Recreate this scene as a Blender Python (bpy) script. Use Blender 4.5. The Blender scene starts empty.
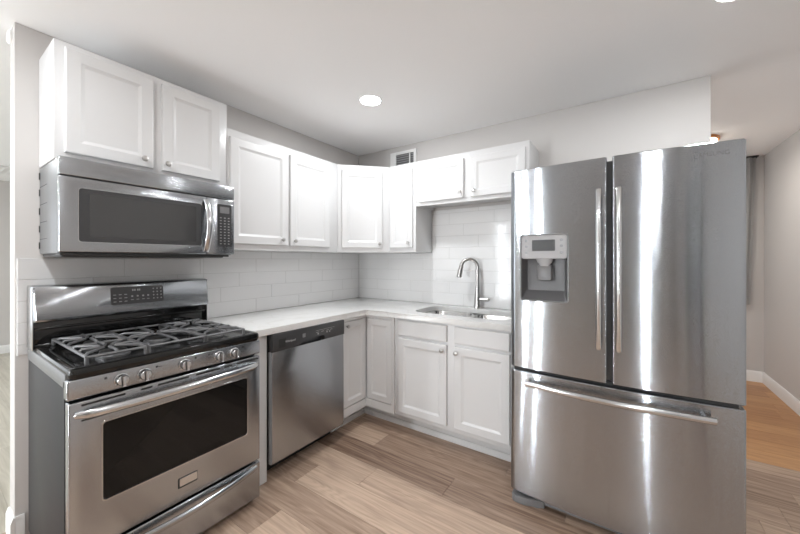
import bpy, bmesh, math, random
from mathutils import Vector, Matrix
random.seed(7)
S = bpy.context.scene
COL = S.collection
PI = math.pi

# ------------------------------------------------------------------ camera
cam_d = bpy.data.cameras.new('camera'); cam = bpy.data.objects.new('camera', cam_d); COL.objects.link(cam)
cam.location = (2.3549, -2.6969, 1.3127)
cam.rotation_euler = (PI/2, 0, 0.5945)
cam_d.sensor_width = 36; cam_d.lens = 332.51/800*36; cam_d.shift_y = -7.18/800
cam_d.clip_start = 0.02
S.camera = cam

# ------------------------------------------------------------------ view, world, lights
S.view_settings.view_transform = 'Standard'; S.view_settings.look = 'None'
S.view_settings.exposure = 0.66; S.view_settings.gamma = 1.0; S.view_settings.use_curve_mapping = False
S.cycles.use_denoising = True
S.cycles.max_bounces = 10; S.cycles.diffuse_bounces = 6; S.cycles.glossy_bounces = 6
S.cycles.sample_clamp_indirect = 6.0
w = bpy.data.worlds.new('world'); S.world = w; w.use_nodes = True
w.node_tree.nodes['Background'].inputs[0].default_value = (0.93, 0.96, 1.0, 1)
w.node_tree.nodes['Background'].inputs[1].default_value = 0.6

def area(name, loc, rot, sx, sy, power, color=(1, 1, 1), shape='RECTANGLE', spread=PI):
    d = bpy.data.lights.new(name, 'AREA'); d.shape = shape; d.size = sx; d.size_y = sy
    d.energy = power; d.color = color; d.spread = spread
    o = bpy.data.objects.new(name, d); COL.objects.link(o); o.location = loc; o.rotation_euler = rot
    return o
HC = 2.422
# daylight standing in each window opening (rear wall; dining and hall windows added for light)
WIN_REAR = [(-0.24, -0.09, 0.10, 2.25), (0.17, 0.34, 0.10, 2.25), (2.875, 3.01, 0.10, 2.25), (-4.5, -0.8, 0.10, 2.3)]      # x0, x1, z0, z1; last one unseen, added to light the dining side
WIN_DIN = (-5.3, -2.6, 0.10, 2.3)                                        # y0, y1, z0, z1 of the dining wall window, unseen, added as a light source
WIN_HALL = (0.6, 2.1, 0.5, 2.2)                                         # and of the unseen hall side window, added to brighten the hall
REAR_Y = -5.6; RIGHT_X = 3.585; DIN_X = -4.87; HALL_Y = 2.42; HALL_X = 1.2; DIN_Y = 0.3
P_WIN = 24
for (x0, x1, z0, z1) in WIN_REAR:
    area('window_daylight', ((x0+x1)/2, REAR_Y-0.06, (z0+z1)/2), (PI/2, 0, 0), x1-x0, z1-z0, P_WIN*(x1-x0)*(z1-z0)*(11.0 if x0 > -0.5 else 0.16), (0.92, 0.965, 1))
for (xw, (y0, y1, z0, z1), k) in ((DIN_X-0.06, WIN_DIN, 0.08), (HALL_X-0.05, WIN_HALL, 0.10)):
    area('window_daylight', (xw, (y0+y1)/2, (z0+z1)/2), (PI/2, 0, -PI/2), y1-y0, z1-z0, k*P_WIN*(y1-y0)*(z1-z0), (0.92, 0.965, 1))
DOWNLIGHTS = [(0.888, -0.894), (2.742, -0.80), (0.888, -2.74), (2.742, -2.74), (-1.6, -3.2), (-3.4, -3.2)]  # last two unseen, added to light the adjoining room
P_DOWN = 6.9

# ------------------------------------------------------------------ materials
def mat(name, color, rough=0.5, metal=0.0, spec=0.5, coat=0.0, emis=None, estr=0.0):
    m = bpy.data.materials.new(name); m.use_nodes = True
    b = m.node_tree.nodes['Principled BSDF']
    b.inputs['Base Color'].default_value = (*color, 1); b.inputs['Roughness'].default_value = rough
    b.inputs['Metallic'].default_value = metal; b.inputs['Specular IOR Level'].default_value = spec
    b.inputs['Coat Weight'].default_value = coat
    if emis: b.inputs['Emission Color'].default_value = (*emis, 1); b.inputs['Emission Strength'].default_value = estr
    return m
def N(m, t, **kw):
    n = m.node_tree.nodes.new(t)
    for k, v in kw.items():
        if k in n.inputs.keys(): n.inputs[k].default_value = v
        else: setattr(n, k, v)
    return n
def L(m, a, b): m.node_tree.links.new(a, b)
def P(m): return m.node_tree.nodes['Principled BSDF']
def bump_noise(m, scale, strength, dist=0.002, detail=3, stretch=None):
    tc = N(m, 'ShaderNodeTexCoord'); n = N(m, 'ShaderNodeTexNoise', Scale=scale, Detail=detail)
    src = tc.outputs['Object']
    if stretch:
        mp = N(m, 'ShaderNodeMapping'); mp.inputs['Scale'].default_value = stretch; L(m, src, mp.inputs[0]); src = mp.outputs[0]
    L(m, src, n.inputs['Vector'])
    b = N(m, 'ShaderNodeBump', Strength=strength, Distance=dist); L(m, n.outputs['Fac'], b.inputs['Height'])
    L(m, b.outputs[0], P(m).inputs['Normal']); return n
def steel(name, color, rough, brush=0.0, wav=0.0, aniso=0.0):
    """metal; brush tilts the normal up and down only, in hair-fine horizontal lines"""
    m = mat(name, color, rough, 1.0); p = P(m)
    if aniso:
        p.inputs['Anisotropic'].default_value = aniso; p.inputs['Anisotropic Rotation'].default_value = 0.25
        t = N(m, 'ShaderNodeTangent', direction_type='RADIAL', axis='Z'); L(m, t.outputs[0], p.inputs['Tangent'])
    if brush:
        tc = N(m, 'ShaderNodeTexCoord'); mp = N(m, 'ShaderNodeMapping'); mp.inputs['Scale'].default_value = (350, 350, 2600); L(m, tc.outputs['Object'], mp.inputs[0])
        n = N(m, 'ShaderNodeTexNoise', Scale=1.0, Detail=1.0); L(m, mp.outputs[0], n.inputs['Vector'])
        s1 = N(m, 'ShaderNodeMath', operation='SUBTRACT'); s1.inputs[1].default_value = 0.5; L(m, n.outputs['Fac'], s1.inputs[0])
        s2 = N(m, 'ShaderNodeMath', operation='MULTIPLY'); s2.inputs[1].default_value = brush; L(m, s1.outputs[0], s2.inputs[0])
        cx = N(m, 'ShaderNodeCombineXYZ'); L(m, s2.outputs[0], cx.inputs[2])
        add = N(m, 'ShaderNodeVectorMath', operation='ADD')
        if wav:
            n2 = N(m, 'ShaderNodeTexNoise', Scale=2.0, Detail=1.0); L(m, tc.outputs['Object'], n2.inputs['Vector'])
            b = N(m, 'ShaderNodeBump', Strength=wav, Distance=0.01); L(m, n2.outputs['Fac'], b.inputs['Height']); L(m, b.outputs[0], add.inputs[0])
        else:
            ge = N(m, 'ShaderNodeNewGeometry'); L(m, ge.outputs['Normal'], add.inputs[0])
        L(m, cx.outputs[0], add.inputs[1])
        nz = N(m, 'ShaderNodeVectorMath', operation='NORMALIZE'); L(m, add.outputs[0], nz.inputs[0]); L(m, nz.outputs[0], p.inputs['Normal'])
    return m
M = {}
M['cab'] = mat('cabinet_paint', (0.70, 0.70, 0.703), 0.32); bump_noise(M['cab'], 60, 0.02)
M['cabin'] = mat('cabinet_shadow_gap', (0.5, 0.5, 0.5), 0.6)
M['wall'] = mat('greige_wall_paint', (0.61, 0.59, 0.575), 0.75); bump_noise(M['wall'], 90, 0.05)
M['ceil'] = mat('ceiling_paint', (0.93, 0.93, 0.93), 0.85); bump_noise(M['ceil'], 70, 0.04)
M['trim'] = mat('white_trim_paint', (0.85, 0.85, 0.845), 0.35); bump_noise(M['trim'], 40, 0.01)
M['tile'] = mat('white_glazed_tile', (0.80, 0.80, 0.80), 0.12, coat=0.2); bump_noise(M['tile'], 7, 0.10, 0.004, 1)
M['grout'] = mat('light_grout', (0.62, 0.62, 0.61), 0.9); bump_noise(M['grout'], 200, 0.2)
m = M['quartz'] = mat('white_quartz', (0.84, 0.835, 0.82), 0.22)
tc = N(m, 'ShaderNodeTexCoord'); n1 = N(m, 'ShaderNodeTexNoise', Scale=2.2, Detail=8, Distortion=1.6); L(m, tc.outputs['Object'], n1.inputs['Vector'])
r = N(m, 'ShaderNodeValToRGB'); r.color_ramp.elements[0].position = 0.47; r.color_ramp.elements[0].color = (0.77, 0.768, 0.76, 1)
r.color_ramp.elements[1].position = 0.53; r.color_ramp.elements[1].color = (0.77, 0.768, 0.76, 1)
e = r.color_ramp.elements.new(0.5); e.color = (0.72, 0.715, 0.70, 1)
L(m, n1.outputs['Fac'], r.inputs[0]); L(m, r.outputs[0], P(m).inputs['Base Color'])
M['fridge'] = steel('fridge_brushed_steel', (0.405, 0.43, 0.458), 0.075, 1.2, 0.12)
M['steel'] = steel('range_brushed_steel', (0.41, 0.425, 0.443), 0.17, 0.9)
M['bright'] = steel('polished_steel', (0.60, 0.61, 0.62), 0.18)
M['nickel'] = mat('brushed_nickel', (0.55, 0.54, 0.53), 0.28, 1.0); bump_noise(M['nickel'], 300, 0.03)
M['sink'] = mat('sink_steel', (0.62, 0.62, 0.61), 0.25, 1.0); bump_noise(M['sink'], 150, 0.05)
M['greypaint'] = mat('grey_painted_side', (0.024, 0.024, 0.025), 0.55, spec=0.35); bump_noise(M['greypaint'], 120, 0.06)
M['silverpaint'] = mat('silver_painted_side', (0.22, 0.225, 0.23), 0.38, 0.5); bump_noise(M['silverpaint'], 120, 0.03)
M['black'] = mat('black_enamel', (0.008, 0.008, 0.008), 0.10); bump_noise(M['black'], 50, 0.01)
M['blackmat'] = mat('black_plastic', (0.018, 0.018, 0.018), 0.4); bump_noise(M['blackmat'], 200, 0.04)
M['iron'] = mat('cast_iron', (0.20, 0.20, 0.205), 0.36, 0.6); bump_noise(M['iron'], 250, 0.25)
M['darkglass'] = mat('dark_oven_glass', (0.008, 0.008, 0.008), 0.05, spec=0.28); bump_noise(M['darkglass'], 3, 0.005)
M['mwglass'] = mat('smoked_microwave_glass', (0.055, 0.055, 0.055), 0.08, spec=0.6); bump_noise(M['mwglass'], 3, 0.005)
M['charcoal'] = mat('charcoal_panel', (0.045, 0.045, 0.047), 0.28); bump_noise(M['charcoal'], 200, 0.02)
M['greyplastic'] = mat('grey_plastic', (0.19, 0.19, 0.195), 0.35); bump_noise(M['greyplastic'], 150, 0.03)
M['alcove'] = mat('dark_grey_alcove_plastic', (0.10, 0.10, 0.104), 0.35); bump_noise(M['alcove'], 150, 0.02)
M['lightplastic'] = mat('light_grey_plastic', (0.40, 0.40, 0.41), 0.5, 0.0); bump_noise(M['lightplastic'], 150, 0.02)
M['mark'] = mat('pale_print', (0.38, 0.38, 0.38), 0.5); bump_noise(M['mark'], 50, 0.01)
M['darkmark'] = mat('dark_print', (0.05, 0.05, 0.05), 0.5); bump_noise(M['darkmark'], 50, 0.01)
M['lamp'] = mat('lit_diffuser', (1, 1, 1), 0.5, emis=(0.98, 0.99, 1.0), estr=12.0); bump_noise(M['lamp'], 50, 0.01)
M['lampwarm'] = mat('warm_lit_diffuser', (1, 1, 1), 0.5, emis=(1, 0.93, 0.82), estr=6.0); bump_noise(M['lampwarm'], 50, 0.01)
m = M['woodring'] = mat('orange_wood', (0.42, 0.16, 0.04), 0.45)
bump_noise(m, 40, 0.1, stretch=(1, 1, 12))
M['curtain'] = mat('grey_curtain_cloth', (0.58, 0.58, 0.57), 0.85); bump_noise(M['curtain'], 300, 0.2)
M['charcoalwood'] = mat('dark_door_paint', (0.10, 0.10, 0.10), 0.4); bump_noise(M['charcoalwood'], 60, 0.02)
M['duct'] = mat('dark_duct', (0.16, 0.16, 0.16), 0.8); bump_noise(M['duct'], 50, 0.1)

def wood(name, light, dark, rough=0.38):
    m = mat(name, light, rough)
    tc = N(m, 'ShaderNodeTexCoord'); at = N(m, 'ShaderNodeAttribute', attribute_name='seed'); an = N(m, 'ShaderNodeAttribute', attribute_name='tone')
    add = N(m, 'ShaderNodeVectorMath', operation='ADD'); L(m, tc.outputs['Object'], add.inputs[0]); L(m, at.outputs['Vector'], add.inputs[1])
    mp = N(m, 'ShaderNodeMapping'); mp.inputs['Scale'].default_value = (0.9, 26, 1); L(m, add.outputs[0], mp.inputs[0])
    n1 = N(m, 'ShaderNodeTexNoise', Scale=2.0, Detail=7, Roughness=0.62, Distortion=0.5); L(m, mp.outputs[0], n1.inputs['Vector'])
    mp2 = N(m, 'ShaderNodeMapping'); mp2.inputs['Scale'].default_value = (1.3, 9, 1); L(m, add.outputs[0], mp2.inputs[0])
    n2 = N(m, 'ShaderNodeTexNoise', Scale=1.1, Detail=1.0); L(m, mp2.outputs[0], n2.inputs['Vector'])
    mu = N(m, 'ShaderNodeMath', operation='MULTIPLY'); mu.inputs[1].default_value = 70; L(m, n2.outputs['Fac'], mu.inputs[0])
    si = N(m, 'ShaderNodeMath', operation='SINE'); L(m, mu.outputs[0], si.inputs[0])
    # tone + grain
    a1 = N(m, 'ShaderNodeMath', operation='MULTIPLY_ADD'); a1.inputs[1].default_value = 1.3; L(m, n1.outputs['Fac'], a1.inputs[0])
    sub = N(m, 'ShaderNodeMath', operation='SUBTRACT'); L(m, an.outputs['Fac'], sub.inputs[0]); sub.inputs[1].default_value = 0.65
    L(m, sub.outputs[0], a1.inputs[2])
    a2 = N(m, 'ShaderNodeMath', operation='MULTIPLY_ADD'); a2.inputs[1].default_value = 0.07; L(m, si.outputs[0], a2.inputs[0]); L(m, a1.outputs[0], a2.inputs[2])
    r = N(m, 'ShaderNodeValToRGB'); r.color_ramp.elements[0].color = (*light, 1); r.color_ramp.elements[1].color = (*dark, 1)
    L(m, a2.outputs[0], r.inputs[0]); L(m, r.outputs[0], P(m).inputs['Base Color'])
    b = N(m, 'ShaderNodeBump', Strength=0.15, Distance=0.001); L(m, a2.outputs[0], b.inputs['Height']); L(m, b.outputs[0], P(m).inputs['Normal'])
    return m
M['wood'] = wood('oak_plank_floor', (0.61, 0.455, 0.345), (0.15, 0.085, 0.055))
M['woodhall'] = wood('orange_plank_floor', (0.60, 0.33, 0.15), (0.30, 0.13, 0.05))  # plank floor with the hall lamp's warm cast put into the colour
M['wooddin'] = wood('pale_grey_plank_floor', (0.58, 0.55, 0.47), (0.32, 0.29, 0.23))

# ------------------------------------------------------------------ helpers
ORG = {}
def thing(name, label, cat, loc, group=None):
    o = bpy.data.objects.new(name, None); COL.objects.link(o); o.location = loc; o.empty_display_size = 0.05
    o['label'] = label; o['category'] = cat
    if group: o['group'] = group
    ORG[o.name] = Vector(loc); return o
def obj(name, bm, m, parent=None, smooth=35, org=None):
    """bmesh in world coordinates -> one mesh object; a child keeps its parent's origin"""
    o0 = ORG[parent.name] if parent else Vector(org if org else (0, 0, 0))
    bmesh.ops.recalc_face_normals(bm, faces=bm.faces)
    bmesh.ops.translate(bm, verts=bm.verts, vec=-o0)
    me = bpy.data.meshes.new(name); bm.to_mesh(me); bm.free()
    me.materials.append(M[m] if isinstance(m, str) else m)
    if smooth:
        for p in me.polygons: p.use_smooth = True
        me.set_sharp_from_angle(angle=math.radians(smooth))
    o = bpy.data.objects.new(name, me); COL.objects.link(o)
    if parent: o.parent = parent
    else: o.location = o0
    ORG[o.name] = o0
    return o
def struct(name, bm, m, label, cat, parent=None, smooth=35):
    o = obj(name, bm, m, parent, smooth)
    o['kind'] = 'structure'
    if parent is None: o['label'] = label; o['category'] = cat
    return o
def tag(o, label, cat, group=None):
    o['label'] = label; o['category'] = cat
    if group: o['group'] = group
    return o
def B(): return bmesh.new()
def box(bm, x0, x1, y0, y1, z0, z1, bev=0.0, seg=2, Mx=None):
    r = bmesh.ops.create_cube(bm, size=1.0); vs = r['verts']
    for v in vs:
        v.co = Vector(((x0+x1)/2+v.co.x*(x1-x0), (y0+y1)/2+v.co.y*(y1-y0), (z0+z1)/2+v.co.z*(z1-z0)))
        if Mx is not None: v.co = Mx @ v.co
    if bev > 0:
        es = list({e for v in vs for e in v.link_edges})
        bmesh.ops.bevel(bm, geom=es, offset=bev, segments=seg, profile=0.5, affect='EDGES', clamp_overlap=True)
def frame(o, u, v, n):
    u, v, n = Vector(u).normalized(), Vector(v).normalized(), Vector(n).normalized()
    mm = Matrix.Identity(4)
    for i in range(3): mm[i][0] = u[i]; mm[i][1] = v[i]; mm[i][2] = n[i]; mm[i][3] = o[i]
    return mm
def FX(x, y, z): return frame((x, y, z), (0, 1, 0), (0, 0, 1), (1, 0, 0))     # faces +x
def FY(x, y, z): return frame((x, y, z), (1, 0, 0), (0, 0, 1), (0, -1, 0))    # faces -y
def rings(bm, Mx, loops, cap0=True, cap1=True):
    """loops: list of lists of local (u,v,n); bridged one to the next"""
    vv = [[bm.verts.new(Mx @ Vector(p)) for p in lp] for lp in loops]
    n = len(loops[0])
    for a, b in zip(vv, vv[1:]):
        for i in range(n):
            j = (i+1) % n
            bm.faces.new((a[i], a[j], b[j], b[i]))
    if cap0: bm.faces.new(vv[0][::-1])
    if cap1: bm.faces.new(vv[-1])
def rrect(u0, u1, v0, v1, r, n, seg=5):
    r = max(min(r, (u1-u0)/2-1e-4, (v1-v0)/2-1e-4), 1e-4)
    out = []
    for cx, cy, a0 in ((u1-r, v1-r, 0), (u0+r, v1-r, PI/2), (u0+r, v0+r, PI), (u1-r, v0+r, 1.5*PI)):
        for k in range(seg+1):
            a = a0+k/seg*PI/2; out.append((cx+r*math.cos(a), cy+r*math.sin(a), n))
    return out
def rect(u0, u1, v0, v1, n): return [(u0, v0, n), (u1, v0, n), (u1, v1, n), (u0, v1, n)]
def plate(bm, Mx, u0, u1, v0, v1, n0, n1, r=0.005, ch=0.001, seg=5):
    """rounded-corner slab with a small chamfer on its outer face"""
    rings(bm, Mx, [rrect(u0, u1, v0, v1, r, n0, seg), rrect(u0, u1, v0, v1, r, n1-ch, seg), rrect(u0+ch, u1-ch, v0+ch, v1-ch, r, n1, seg)])
def panel_door(bm, Mx, wd, h, t=0.019, rail=0.055):
    def R(i, n): return rect(i, wd-i, i, h-i, n)
    rings(bm, Mx, [R(0, 0), R(0, t-0.004), R(0.0015, t-0.0015), R(0.005, t), R(rail-0.004, t), R(rail-0.002, t-0.001), R(rail, t-0.002),
                   R(rail+0.012, t-0.0065), R(rail+0.014, t-0.0065)])
def tube(bm, pts, r, seg=10, ry=None, up=(0, 0, 1), cap=True):
    """circle (or ellipse) swept along points; r may be a list"""
    pts = [Vector(p) for p in pts]; n = len(pts); rs = r if isinstance(r, (list, tuple)) else [r]*n
    rys = ry if isinstance(ry, (list, tuple)) else ([ry]*n if ry else rs)
    prev = None; loops = []
    nrm = Vector(up)
    for i, p in enumerate(pts):
        t = (pts[min(i+1, n-1)]-pts[max(i-1, 0)]).normalized()
        a = nrm - t*nrm.dot(t)
        if a.length < 1e-4: a = t.orthogonal()
        a.normalize(); b = t.cross(a); nrm = a
        loops.append([bm.verts.new(p+a*(rys[i]*math.sin(2*PI*k/seg))+b*(rs[i]*math.cos(2*PI*k/seg))) for k in range(seg)])
    for A, Bq in zip(loops, loops[1:]):
        for k in range(seg): bm.faces.new((A[k], A[(k+1) % seg], Bq[(k+1) % seg], Bq[k]))
    if cap: bm.faces.new(loops[0][::-1]); bm.faces.new(loops[-1])
def lathe(bm, prof, Mx, seg=24):
    lp = [[(r*math.cos(2*PI*k/seg), r*math.sin(2*PI*k/seg), z) for k in range(seg)] for r, z in prof]
    rings(bm, Mx, lp)
def prism(bm, poly, z0, z1, bev=0.0):
    a = [bm.verts.new((x, y, z0)) for x, y in poly]; b = [bm.verts.new((x, y, z1)) for x, y in poly]; n = len(poly)
    fs = [bm.faces.new(a[::-1]), bm.faces.new(b)]
    for i in range(n): fs.append(bm.faces.new((a[i], a[(i+1) % n], b[(i+1) % n], b[i])))
    if bev:
        es = list({e for f in fs for e in f.edges})
        bmesh.ops.bevel(bm, geom=es, offset=bev, segments=2, profile=0.5, affect='EDGES', clamp_overlap=True)
def text_bm(s, size, Mx, depth=0.0006, bold=0.0):
    c = bpy.data.curves.new('lettering', 'FONT'); c.body = s; c.size = size; c.extrude = depth; c.align_x = 'CENTER'; c.align_y = 'CENTER'; c.offset = bold
    o = bpy.data.objects.new('lettering', c); COL.objects.link(o)
    dg = bpy.context.evaluated_depsgraph_get(); me = bpy.data.meshes.new_from_object(o.evaluated_get(dg))
    bpy.data.objects.remove(o); bpy.data.curves.remove(c)
    bm = B(); bm.from_mesh(me); bpy.data.meshes.remove(me)
    bmesh.ops.transform(bm, matrix=Mx, verts=bm.verts); return bm
def carve(bm, cut):
    """bm minus cut, both closed"""
    ms = []
    for q in (bm, cut):
        bmesh.ops.recalc_face_normals(q, faces=q.faces)
        me = bpy.data.meshes.new('carve'); q.to_mesh(me); q.free(); o = bpy.data.objects.new('carve', me); COL.objects.link(o); ms.append(o)
    md = ms[0].modifiers.new('cut', 'BOOLEAN'); md.object = ms[1]; md.operation = 'DIFFERENCE'; md.solver = 'EXACT'
    dg = bpy.context.evaluated_depsgraph_get(); me = bpy.data.meshes.new_from_object(ms[0].evaluated_get(dg))
    for o in ms: d = o.data; bpy.data.objects.remove(o); bpy.data.meshes.remove(d)
    out = B(); out.from_mesh(me); bpy.data.meshes.remove(me); return out
def arc(a, b, f, n=12):
    return [tuple(a[i]+(b[i]-a[i])*k/n+f(k/n)[i] for i in range(3)) for k in range(n+1)]

# ------------------------------------------------------------------ structure
def planks(xa, xb, ya, yb, pitch, anchor, joints, tones, lenp=1.22, seedo=0):
    """floor boards along x, each its own slab on a dark underlay; tone per board"""
    rnd = random.Random(11+seedo)
    bm = B(); sd = bm.faces.layers.float_vector.new('seed'); tn = bm.faces.layers.float.new('tone')
    g = 0.0008
    k0 = math.floor((ya-anchor)/pitch); k1 = math.ceil((yb-anchor)/pitch)
    for k in range(k0, k1):
        y0 = max(ya, anchor+k*pitch); y1 = min(yb, anchor+(k+1)*pitch)
        if y1-y0 < 0.004: continue
        j = joints.get(k); off = rnd.random()*lenp
        if j is None: base = xa-off
        else: base = j-math.ceil((j-xa)/lenp)*lenp
        x = base; 
        while x < xb:
            x0 = max(x, xa); x1 = min(x+lenp, xb)
            if x1-x0 > 0.01:
                idx = round((x-(j if j is not None else base))/lenp)
                t = tones.get((k, idx), rnd.choice((0.18, 0.25, 0.35, 0.5, 0.6))); s = (rnd.random()*50, rnd.random()*50, rnd.random()*9)
                n0 = len(bm.faces)
                box(bm, x0+g, x1-g, y0+g, y1-g, -0.012, 0.0)
                bm.faces.ensure_lookup_table()
                for f in bm.faces[n0:]: f[sd] = s; f[tn] = t
            x += lenp
    n0 = len(bm.faces); box(bm, xa, xb, ya, yb, -0.06, -0.004); bm.faces.ensure_lookup_table()
    for f in bm.faces[n0:]: f[tn] = 1.6
    return bm
# rows counted down from the seam at y=-0.67 (k=-1 is -0.67..-0.856)
J = {0: 1.75, -1: 0.885, -2: 1.51-1.22+0.62, -3: 1.065, -4: 0.735, -5: 0.30, -6: 0.86, -7: 0.6, 2: 3.03}
J[-2] = 1.51
T = {(0, 0): 0.55, (0, -1): 0.55, (-1, -1): 0.28, (-1, 0): 0.60, (-2, -1): 0.75, (-2, 0): 0.66, (-3, -1): 0.24, (-3, 0): 0.20, (-4, -1): 0.5, (-4, 0): 0.17,
     (-5, 0): 0.48, (-5, -1): 0.4, (-6, 0): 0.22, (-6, -1): 0.55, (-7, 0): 0.3, (1, 0): 0.4, (2, 0): 0.4, (2, -1): 0.4}
struct('floor', planks(-0.12, RIGHT_X, REAR_Y, 0.40, 0.186, -0.67, J, T), 'wood', 'light brown wood plank floor of the kitchen', 'floor')
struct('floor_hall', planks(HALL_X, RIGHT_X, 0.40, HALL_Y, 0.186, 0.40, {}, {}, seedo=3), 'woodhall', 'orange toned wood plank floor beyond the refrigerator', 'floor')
struct('floor_dining', planks(DIN_X, -0.12, REAR_Y, DIN_Y, 0.2, 0, {}, {}, seedo=5), 'wooddin', 'pale grey plank floor of the room past the left wall end', 'floor')
bm = B(); box(bm, DIN_X-0.15, RIGHT_X+0.15, REAR_Y-0.15, HALL_Y+0.15, HC, HC+0.15)
struct('ceiling', bm, 'ceil', 'smooth white ceiling over the kitchen', 'ceiling')
WE = -2.42; BX = 2.783
bm = B(); box(bm, -0.12, 0, WE, 0.12, 0, HC, 0.003)
wall_left = struct('wall_left', bm, 'wall', 'greige wall behind the range and microwave, ending at the left edge', 'wall')
bm = B(); box(bm, 0, BX, 0, 0.12, 0, HC, 0.003)
wall_back = struct('wall_back', bm, 'wall', 'greige wall behind the sink and refrigerator', 'wall')
bm = B(); box(bm, RIGHT_X, RIGHT_X+0.12, REAR_Y-0.12, HALL_Y+0.12, 0, HC)
struct('wall_right', bm, 'wall', 'long greige wall at the right edge', 'wall')
bm = B(); box(bm, HALL_X, RIGHT_X, HALL_Y, HALL_Y+0.12, 0, HC)
struct('wall_hall', bm, 'wall', 'greige end wall of the room beyond the refrigerator', 'wall')
def holed(bm, xa, xb, ya, yb, W):
    y0, y1, z0, z1 = W
    box(bm, xa, xb, ya, y0, 0, HC); box(bm, xa, xb, y1, yb, 0, HC); box(bm, xa, xb, y0, y1, 0, z0); box(bm, xa, xb, y0, y1, z1, HC)
bm = B(); holed(bm, HALL_X-0.1, HALL_X, 0.12, HALL_Y+0.12, WIN_HALL)
struct('wall_hall_side', bm, 'wall', 'side wall of the room behind the kitchen wall', 'wall')
bm = B(); xs = sorted(WIN_REAR); x = DIN_X-0.12
for (x0, x1, z0, z1) in xs:
    box(bm, x, x0, REAR_Y-0.12, REAR_Y, 0, HC); box(bm, x0, x1, REAR_Y-0.12, REAR_Y, 0, z0); box(bm, x0, x1, REAR_Y-0.12, REAR_Y, z1, HC); x = x1
box(bm, x, RIGHT_X+0.12, REAR_Y-0.12, REAR_Y, 0, HC)
struct('wall_rear', bm, 'wall', 'greige window wall behind the viewer', 'wall')
bm = B(); holed(bm, DIN_X-0.12, DIN_X, REAR_Y, DIN_Y+0.12, WIN_DIN)
struct('wall_dining', bm, 'wall', 'distant beige wall seen past the left wall end', 'wall')
bm = B(); box(bm, DIN_X, -0.12, DIN_Y, DIN_Y+0.12, 0, HC)
struct('wall_dining_side', bm, 'wall', 'side wall of the room past the left wall', 'wall')
# window frames
for i, (x0, x1, z0, z1) in enumerate(WIN_REAR):
    bm = B(); f = 0.05
    box(bm, x0, x0+f, REAR_Y-0.03, REAR_Y+0.02, z0, z1, 0.004); box(bm, x1-f, x1, REAR_Y-0.03, REAR_Y+0.02, z0, z1, 0.004)
    box(bm, x0+f, x1-f, REAR_Y-0.03, REAR_Y+0.02, z0, z0+f, 0.004); box(bm, x0+f, x1-f, REAR_Y-0.03, REAR_Y+0.02, z1-f, z1, 0.004)
    struct('window_%d' % (i+1), bm, 'trim', 'white framed window in the wall behind the viewer', 'window')
for (nm, xw, (y0, y1, z0, z1), lb) in (('window_5', DIN_X, WIN_DIN, 'white framed window in the distant wall of the adjoining room'), ('window_6', HALL_X, WIN_HALL, 'white framed window in the side wall behind the kitchen wall')):
    bm = B(); f = 0.05
    box(bm, xw-0.03, xw+0.02, y0, y0+f, z0, z1, 0.004); box(bm, xw-0.03, xw+0.02, y1-f, y1, z0, z1, 0.004)
    box(bm, xw-0.03, xw+0.02, y0+f, y1-f, z0, z0+f, 0.004); box(bm, xw-0.03, xw+0.02, y0+f, y1-f, z1-f, z1, 0.004)
    struct(nm, bm, 'trim', lb, 'window')
# baseboards
def base_prof(bm, a, b, nx, ny, h=0.115, t=0.014):
    """board from a to b on the floor, standing off a wall along (nx, ny)"""
    prof = [(0, 0), (t, 0), (t, h-0.025), (t*0.6, h-0.008), (t*0.4, h), (0, h)]
    loops = []
    for p in (a, b): loops.append([(p[0]+nx*d, p[1]+ny*d, z) for d, z in prof])
    rings(bm, Matrix.Identity(4), loops)
bm = B(); base_prof(bm, (0, WE+0.001), (0, -2.389), 1, 0); base_prof(bm, (-0.12, WE), (0.014, WE), 0, -1)
struct('baseboard_left', bm, 'trim', 'white baseboard at the foot of the left wall end', 'baseboard', smooth=20)
bm = B(); base_prof(bm, (RIGHT_X, -3.38), (RIGHT_X, HALL_Y), -1, 0)
struct('baseboard_right', bm, 'trim', 'white baseboard along the right wall', 'baseboard', smooth=20)
bm = B(); base_prof(bm, (HALL_X, HALL_Y), (RIGHT_X-0.014, HALL_Y), 0, -1)
struct('baseboard_hall', bm, 'trim', 'short white baseboard on the end wall beyond the refrigerator', 'baseboard', smooth=20)
bm = B(); base_prof(bm, (DIN_X, REAR_Y), (DIN_X, DIN_Y), 1, 0)
struct('baseboard_dining', bm, 'trim', 'white baseboard on the distant wall at the left edge', 'baseboard', smooth=20)

# tiles: every tile a bevelled slab on a grout bed; one backsplash per wall
def tilebed(face, spans, first, rowoff, z0=0.914, rh=0.1016, tw=0.405, seed=1):
    rnd = random.Random(seed); bm = B(); gb = B(); g = 0.0011; t = 0.008
    for (a, b, za, zb) in spans:
        k0 = math.floor((za-z0)/rh+1e-6); k1 = math.ceil((zb-z0)/rh-1e-6)
        for k in range(k0, k1):
            va = max(za, z0+k*rh); vb = min(zb, z0+(k+1)*rh)
            if vb-va < 0.006: continue
            o = first+rowoff*(k % 3); i0 = math.floor((a-o)/tw)
            u = o+i0*tw
            while u < b:
                ua = max(a, u); ub = min(b, u+tw); u += tw
                if ub-ua < 0.006: continue
                ti, tj = (rnd.uniform(-1, 1)*0.0035, rnd.uniform(-1, 1)*0.005)
                def h(uu, vv): return t+(uu-(ua+ub)/2)*ti+(vv-(va+vb)/2)*tj
                lp = []
                for ins, dz in ((0, -t), (0, -0.0015), (0.0015, 0)):
                    q = rect(ua+g+ins, ub-g-ins, va+g+ins, vb-g-ins, 0)
                    lp.append([(x, y, (h(x, y)+dz) if dz > -t else 0.001) for x, y, _ in q])
                rings(bm, face, lp)
        rings(gb, face, [rect(a, b, va if False else za, zb, 0.0), rect(a, b, za, zb, 0.0066)])
    return bm, gb
SB = 0.893
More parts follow.
